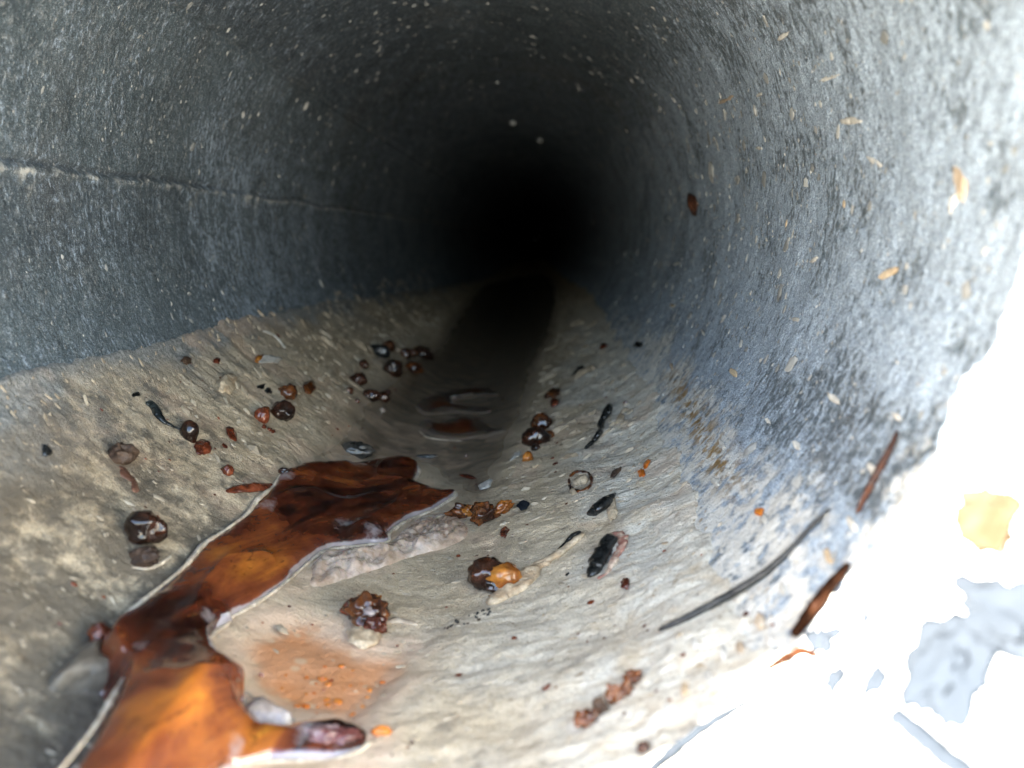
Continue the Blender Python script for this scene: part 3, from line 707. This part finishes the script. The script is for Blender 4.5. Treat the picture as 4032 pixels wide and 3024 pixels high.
worm('tar_body', [(1328, 1066, 12), (1312, 1080, 28), (1294, 1096, 40), (1278, 1110, 30)], M_BLACK, t, .6, .4, 65, .3); flake('cream_crust', 1322, 1098, 22, 44, M_CRUST, t, 66, -.4, .25, .4)
t = thing('tar_chip', 1300, 1198, 'large black rough tar chip with a pink and cream right edge', 'tar chip')
worm('tar_body', [(1318, 1155, 22), (1308, 1180, 44), (1296, 1206, 46), (1280, 1235, 34), (1272, 1243, 14)], M_BLACK, t, .6, .4, 67, .35); worm('pink_edge', [(1320, 1152, 12), (1342, 1158, 20), (1344, 1178, 22), (1328, 1204, 20), (1312, 1236, 14), (1290, 1250, 8)], mat_two('pink_crust', (.34, .15, .11), (.56, .45, .34), 30, .6, .1, 0, 1.), t, .5, .25, 68, .55)
t = thing('crust_ridge', 1215, 1178, 'narrow cream crust ridge topped by a thin black sliver', 'crust ridge')
worm('cream_ridge', [(1150, 1220, 12), (1190, 1205, 22), (1225, 1182, 24), (1262, 1152, 16)], M_CRUST, t, .6, .35, 69, .25); worm('black_sliver', [(1175, 1208, 5), (1192, 1200, 10), (1215, 1180, 10), (1235, 1158, 12), (1254, 1148, 10)], M_BLACK, t, .7, 1.3, 70, .3)
t = thing('resin_flake', 1040, 1112, 'crumpled brown and orange resin flake at the end of the pale bank', 'flake')
lump('brown_fold', 1000, 1108, 66, 40, M_BROWN, t, 71, .4, .35, 1.8, 4, -.2, .4); lump('brown_fold', 1046, 1112, 76, 52, M_BROWN, t, 72, .5, .4, 1.8, 4, .3, .5); lump('orange_fold', 1086, 1098, 52, 30, M_ORANGE, t, 73, .6, .4, 1.8, 4, .5, .4); lump('orange_fold', 1016, 1104, 34, 26, M_ORANGE, t, 74, 1.0, .35, 2, 4, 0, .3)
flake('slate_crumb', 1130, 1092, 26, 18, M_GREY, t, 75, 0, .4, .5)
tag(worm('resin_sliver', [(488, 1062, 8), (515, 1058, 20), (550, 1052, 26), (590, 1048, 16)], M_RED, None, .5, .4, 76, .3), 'glossy red brown sliver just left of the upper amber stream', 'sliver')
bead(490, 1017, 26, 26, M_RED, 'small flat red spot of resin above the red brown sliver', 77, lift=.2, rough=.25)
bead(613, 1018, 26, 16, M_DARK, 'dark speck embedded in the pale rim at the top of the stream', 78, lift=.6)
bead(766, 972, 84, 40, mat_two('wet_dark_lump', (.018, .018, .016), (.05, .045, .038), 16, .3, .5), 'large dark wet lump half sunk in mud above the amber stream', 79, lift=.25, rough=.25)
bead(918, 986, 50, 10, M_BLACK, 'thin black wet smear right of the stream head', 80, lift=.3, rough=.3)
bead(215, 1368, 44, 44, M_RED, 'dull red bead on top of the pale lobe beside the stream', 81, lift=1.2)
bead(825, 1580, 42, 24, M_VIVID, 'bright orange drop near the bottom right of the stain', 82, lift=.4, rough=.18)
bead(700, 1598, 130, 60, mat_two('pink_grey_resin', (.12, .04, .035), (.34, .27, .27), 12, .25, .5), 'pinkish grey lump of resin at the stream foot', 83, lift=.4, rough=.3, freq=2)
M_AMBER = mat_two('amber_crumb', (.035, .010, .004), (.17, .05, .009), 12, .1, 1., .1, .3)
t = thing('resin_crumb', 1310, 1510, 'chain of orange brown resin crumbs low on the right slope', 'crumb')
for k, (x, y, w, h, m_) in enumerate(((1368, 1462, 40, 34, M_AMBER), (1352, 1490, 26, 34, M_AMBER), (1330, 1502, 38, 44, M_BROWN), (1300, 1528, 36, 34, M_MUD), (1264, 1552, 44, 32, M_AMBER), (1280, 1546, 30, 26, M_BROWN))):
    lump('crumb', x, y, w, h, m_, t, 90 + k, .45, .5, 2.3, 4, .5, .5)
tag(lump('resin_crumb', 1390, 1616, 26, 30, M_AMBER, None, 97, .5, .3, 1.8, 3), 'small blurred brown crumb at the edge of the sunlit patch', 'crumb')
# small chips that stand apart
CH = [(1303, 750, 18, 22, M_RED, 'tiny red brown bead high at the right edge of the sediment'), (1250, 803, 34, 20, M_BLACK, 'small black hooked chip on the right bank above the tar strip'),
      (1195, 852, 34, 26, M_BROWN, 'brown chip on the right bank above the bead pair'), (1200, 870, 22, 20, M_RED, 'reddish chip directly under the brown chip on the right bank'),
      (402, 779, 18, 18, M_MUD, 'dark brown speck near the upper edge of the left slope'), (468, 780, 14, 12, M_RED, 'small rusty speck right of the dark one near the upper left edge'),
      (560, 777, 20, 16, M_ORANGE, 'orange brown speck below the curved white root'), (566, 836, 10, 22, M_BLACK, 'thin black speck left of the amber trio'),
      (580, 845, 14, 14, M_BLACK, 'grey black dot touching the left of the amber trio'), (100, 975, 24, 16, M_BLACK, 'small black ring shaped chip at the far left of the slope'),
      (293, 852, 10, 14, M_BLACK, 'tiny black dot above the curved tail'), (1330, 1022, 26, 14, M_MUD, 'ragged brown chip right of the crust ring'),
      (1386, 1022, 16, 20, M_VIVID, 'small bright orange chip near the chalky right edge'), (1397, 1003, 20, 10, M_VIVID, 'flat orange chip above the bright orange one at the right edge'),
      (1090, 1150, 16, 22, M_RED, 'little pink red chip right of the crumpled flake'), (1500, 441, 34, 34, M_TWIG, 'rust brown chip stuck on the dark right wall'),
      (1380, 745, 14, 24, M_BLACK, 'tiny dark chip where sediment meets the right wall'), (1012, 1030, 44, 8, M_RED, 'thin red streak on the mud right of the stream head'),
      (1350, 1262, 20, 24, M_RED, 'small rusty chip below the large black tar chip'), (1225, 1240, 8, 8, M_BLACK, 'pinpoint black speck on the open cream slope'),
      (500, 940, 34, 16, M_RED, 'faint rusty crumb below the amber trio'), (440, 968, 34, 26, M_RED, 'spidery red crumb below the round black bead'),
      (1640, 1107, 18, 16, M_VIVID, 'tiny orange fleck at the foot of the right wall')]
for k, (x, y, w, h, m_, lb) in enumerate(CH):
    tag(flake('resin_chip', x, y, w, h, m_, None, 120 + k, .35 if x > 1100 else -.4, .45, .5, .4, 3), lb, 'chip', 'small chips on the pipe bottom')
t = thing('grit_smear', 1010, 1338, 'smear of dark grit crumbs on the cream slope below the large nodule', 'grit')
gen = np.random.default_rng(44)
for k in range(26):
    u = gen.uniform(0, 1); flake('grit', 962 + 96 * u + gen.normal(0, 4), 1356 - 36 * u + gen.normal(0, 6), gen.uniform(3, 9), gen.uniform(3, 6), M_FIBRE if k % 3 else M_MUD, t, 400 + k, .4, .5, .4, .1, 2)
# cream lumps and flakes lying on the sediment
CR = [(490, 832, 46, 40, M_CRUST, 'cream lump on the left slope left of the amber trio'), (583, 778, 18, 44, M_CHALK, 'chalk white flake under the curved root'),
      (1323, 1100, 18, 26, M_CRUST, None), (640, 842, 26, 12, M_CRUST, None), (820, 783, 26, 34, M_TAN, 'tan flake left of the large dark bead'),
      (770, 800, 26, 12, M_CRUST, None), (770, 835, 26, 10, M_CRUST, None), (1160, 1000, 26, 16, M_CRUST, None), (1340, 905, 24, 20, M_CRUST, None), (1115, 985, 30, 16, M_CHALK, 'white flake left of the small orange bead on the right bank'),
      (1050, 1048, 30, 18, M_CHALK, None)]
for k, (x, y, w, h, m_, lb) in enumerate(CR):
    o = flake('crust_flake', x, y, w, h, m_, None if lb else sediment, 160 + k, .5 if x > 1000 else -.6, .3, .4, .3, 3)
    if lb: tag(o, lb, 'flake', 'cream flakes on the sediment')
tag(worm('root_hair', [(568, 715, 5), (588, 722, 6), (604, 736, 6), (616, 752, 5)], M_CHALK, None, .8, .6, 180, .1), 'short curved white root near the upper edge of the left slope', 'root')

# ------------------------------------------------------------------ fibre, twigs, pebbles and stand-ins for shade near the mouth
tag(worm('plant_fibre', [(1420, 1362, 9), (1480, 1335, 15), (1560, 1293, 18), (1640, 1245, 17), (1700, 1195, 14), (1750, 1140, 11), (1795, 1098, 6)], M_FIBRE, None, .9, 1.2, 190, .12), 'long curved dark fibre lying across the near right wall', 'fibre')
tag(worm('twig', [(1940, 930, 8), (1915, 985, 18), (1880, 1050, 16), (1850, 1110, 10)], M_TWIG, None, .9, 1., 191, .15), 'upper brown twig sliver on the near right wall', 'twig')
tag(worm('twig', [(1835, 1215, 14), (1790, 1270, 28), (1750, 1325, 30), (1712, 1375, 20)], M_SUNTWIG, None, .9, 1., 192, .15), 'stout brown twig at the edge of the sunlit patch', 'twig')
tag(worm('twig', [(1655, 1445, 12), (1700, 1420, 18), (1735, 1405, 18), (1765, 1420, 12)], M_SUNTWIG, None, .9, 1., 193, .2), 'bent brown twig below the stout one by the sunlit patch', 'twig')
tag(worm('shade_streak', [(1390, 1680, 30), (1470, 1610, 30), (1540, 1560, 26), (1625, 1510, 14)], M_GREY, None, .7, .6, 194, .2), 'dark strip in place of a shadow streak at the bottom edge below the sunlit patch', 'root')  # this and the next are solid strips standing in for shadows
tag(worm('shade_streak', [(1930, 1540, 40), (1990, 1590, 46), (2060, 1650, 50), (2120, 1700, 50)], M_GREY, None, .7, .6, 195, .2), 'dark strip in place of a shadow streak in the bottom right corner', 'root')
PEB = [(1805, 1466, 60, 28, M_GREY, 'oval grey pebble in the middle of the sunlit patch'), (1890, 1470, 64, 30, M_GREY, 'flat grey pebble right of the oval one in the sunlit patch'),
       (1872, 1335, 22, 22, M_GREY, 'small round grey pebble high in the sunlit patch'), (2140, 1130, 110, 110, mat_two('ochre_stone', (.024, .017, .010), (.034, .026, .018), 8, .9, 0, 0, .2, spec=.04), 'ochre lump at the right edge of the picture'),
       (2050, 1440, 190, 120, M_GREY, 'large dark slab in place of bluish shade in the lower right of the sunlit patch'), (2175, 1330, 130, 170, M_GREY, 'tall dark slab in place of bluish shade, cut by the right edge of the picture'),  # both are shadow patches made as dark solids
       (1780, 1380, 60, 60, M_GREY, 'dark grey lump beside the stout twig')]
for k, (x, y, w, h, m_, lb) in enumerate(PEB):
    tag(flake('pebble', x, y, w, h, m_, None, 200 + k, .2, .45, .35, .2, 4), lb, 'pebble')
# pale crust lumps on the right wall: parts of the pipe
WALL = [(1570, 215, 22, 80, M_TAN), (1640, 205, 18, 24, M_CRUST), (1920, 590, 40, 62, M_CRUST), (1985, 450, 34, 76, M_CHALK), (2075, 400, 50, 150, M_TAN), (2060, 440, 60, 60, M_CRUST), (1585, 805, 34, 40, M_CRUST), (1720, 690, 22, 30, M_CHALK),
        (1690, 80, 26, 40, M_CHALK), (1790, 170, 24, 70, M_CHALK), (1840, 260, 40, 90, M_CHALK), (1890, 350, 30, 70, M_CHALK), (1825, 440, 26, 40, M_CRUST), (1460, 570, 14, 40, M_CRUST), (1450, 660, 16, 50, M_CRUST), (1475, 650, 12, 30, M_CRUST), (1520, 720, 14, 50, M_CHALK),
        (1640, 320, 18, 26, M_CRUST), (1700, 480, 20, 30, M_CRUST), (1760, 560, 26, 30, M_CHALK), (1970, 290, 40, 60, M_CHALK), (1860, 750, 30, 44, M_CHALK), (1450, 790, 16, 50, M_TAN), (1800, 860, 30, 50, M_CHALK), (1655, 905, 24, 40, M_CHALK), (1720, 960, 30, 40, M_CHALK), (1560, 960, 24, 40, M_CHALK),
        (1545, 1040, 40, 30, M_CHALK), (1930, 780, 40, 60, M_CHALK), (1650, 1120, 40, 40, M_CHALK), (1720, 1200, 26, 60, M_CHALK), (1690, 1270, 30, 40, M_CHALK), (1640, 1340, 50, 44, M_TAN), (1600, 1360, 40, 36, M_CRUST), (1560, 1410, 44, 50, M_CHALK), (1530, 1460, 50, 40, M_CHALK), (1480, 1490, 46, 40, M_CRUST), (1440, 1530, 50, 34, M_CHALK), (1790, 1200, 36, 60, M_CRUST), (1840, 1130, 34, 60, M_CHALK), (1890, 1020, 40, 70, M_CHALK), (1940, 900, 40, 60, M_CHALK), (1800, 1290, 46, 40, M_CHALK), (1500, 1390, 40, 30, M_CHALK), (1600, 1400, 50, 40, M_TAN), (1660, 1380, 30, 40, M_CRUST), (1560, 1190, 34, 26, M_CHALK)]
for k, (x, y, w, h, m_) in enumerate(WALL):
    flake('mineral_crust', x, y, w * .42, h * .62, M_CHALK if m_ is M_CRUST and k % 2 else m_, pipe, 230 + k, -.15 if y < 700 else -.5, .28, .45, .0, 3)
for k, (x, y, s_) in enumerate(((1108, 266, 15), (1166, 303, 12), (1013 * .6076 / 1.8228 + 737, 178, 7))):
    tag(lump('water_drop', x, y, s_, s_ * .8, M_DROP, None, 300 + k, .7, .02, 1, 3), ('larger water drop, whitened for its glint, hanging from the dark pipe roof', 'smaller water drop hanging right of the larger one on the dark roof', 'tiny water drop highest on the dark pipe roof')[k], 'water drop', 'water drops on the pipe roof')

# ------------------------------------------------------------------ countless grains
WETP = outline(WET)
def grains(name, th, y, rad, sx, sy, sz, mat, seed, parent, off):
    if name.startswith('sediment'):
        k = sdist(WETP, np.radians(th), y) < -.03
        th, y, rad, sx, sy, sz = (v[k] for v in (th, y, rad, sx, sy, sz))
    gen = np.random.default_rng(seed)
    D, F = ICO[1]; n = len(th)
    a = np.radians(th)
    eT = stack(np.cos(a), a * 0, np.sin(a)); nI = stack(-np.sin(a), a * 0, np.cos(a)); eY = stack(a * 0, a * 0 + 1, a * 0)
    C = cyl(th, y, rad - off)
    jit = gen.uniform(.55, 1.25, (n, len(D), 1))
    L = D[None] * jit
    rot = gen.normal(0, .45, n)[:, None]
    X = L[..., 0] * sx[:, None]; Y = L[..., 1] * sy[:, None]
    X, Y = X * np.cos(rot) - Y * np.sin(rot), X * np.sin(rot) + Y * np.cos(rot)
    V = C[:, None] + X[..., None] * eT[:, None] + Y[..., None] * eY[:, None] + (L[..., 2] * sz[:, None])[..., None] * nI[:, None]
    FF = (F[None] + (np.arange(n) * len(D))[:, None, None]).reshape(-1, 3)
    P = np.repeat(C * 1.0 + gen.uniform(-3, 3, C.shape), len(D), 0)
    o = mesh(name, V.reshape(-1, 3), FF, mat, parent, dict(pos=P), False)
    tag(o, None, None, None, 'stuff'); return o
def spread(n, t0, t1, y0, y1, seed):
    gen = np.random.default_rng(seed); return gen.uniform(t0, t1, n), np.exp(gen.uniform(math.log(y0), math.log(y1), n)), gen
th, y, gen = spread(7500, 48, 292, 1.0, 12, 1)
th = np.where(th > 180, th - 360, th)
k = gen.lognormal(0, .55, len(th)); sz = .0021 * k * np.clip(y / 2.5, .42, 1.6)
right = (th > 0) & (th < 110)
grains('mineral_specks', th, y, np.ones(len(th)), sz * gen.uniform(1.0, 2.6, len(th)), sz * gen.uniform(.7, 1.2, len(th)), sz * .6, M_GRIT, 2, pipe, .001)
th, y, gen = spread(900, 50, 112, 1.25, 5, 21)
sz = .0036 * gen.lognormal(0, .6, len(th)) * np.clip(y / 2.5, .6, 1.4)
grains('mineral_blotches', th, y, np.ones(len(th)), sz * gen.uniform(.8, 2.2, len(th)), sz * gen.uniform(1., 2., len(th)), sz * .3, M_GRIT, 22, pipe, .001)
th, y, gen = spread(4200, -66, 46, 1.0, 9, 3)
w_ = (np.abs(th + 13) > 9) | (gen.uniform(0, 1, len(th)) < .12)
th, y = th[w_], y[w_]; gen = np.random.default_rng(4)
sz = .0036 * gen.lognormal(0, .5, len(th)) * np.clip(y / 2.5, .6, 1.6)
grains('sediment_grains', th, y, surf(th, y), sz * gen.uniform(1.2, 3.4, len(th)), sz, sz * .55, M_SEDGRIT, 5, sediment, .000)
gen = np.random.default_rng(16); n_ = 550
th = np.concatenate([gen.uniform(-54, -24, 300), gen.uniform(12, 42, 250)]); y = np.exp(gen.uniform(math.log(2.1), math.log(6.5), n_))
sz = .0050 * gen.lognormal(0, .6, n_) * np.clip(y / 3, .7, 1.6)
grains('sediment_flakes', th, y, surf(th, y), sz * gen.uniform(1.2, 4, n_), sz, sz * .9, M_SEDGRIT, 15, sediment, .000)
th, y, gen = spread(260, -62, 44, 1.1, 5, 7)
q_ = par(690, 1535); g3 = np.random.default_rng(77)
sz = .0035 * gen.lognormal(0, .5, len(th))
t2 = np.degrees(q_[0]) + g3.normal(0, 5, 130); y2 = q_[1] + g3.normal(0, .08, 130); s2_ = .0030 * g3.lognormal(0, .6, 130)
grains('stain_specks', t2, y2, surf(t2, y2) + .014, s2_ * 1.3, s2_, s2_ * .6, M_VIVID, 9, sediment, .000)
grains('resin_specks', th, y, surf(th, y), sz * 1.3, sz, sz * .7, M_RED, 8, sediment, .000)
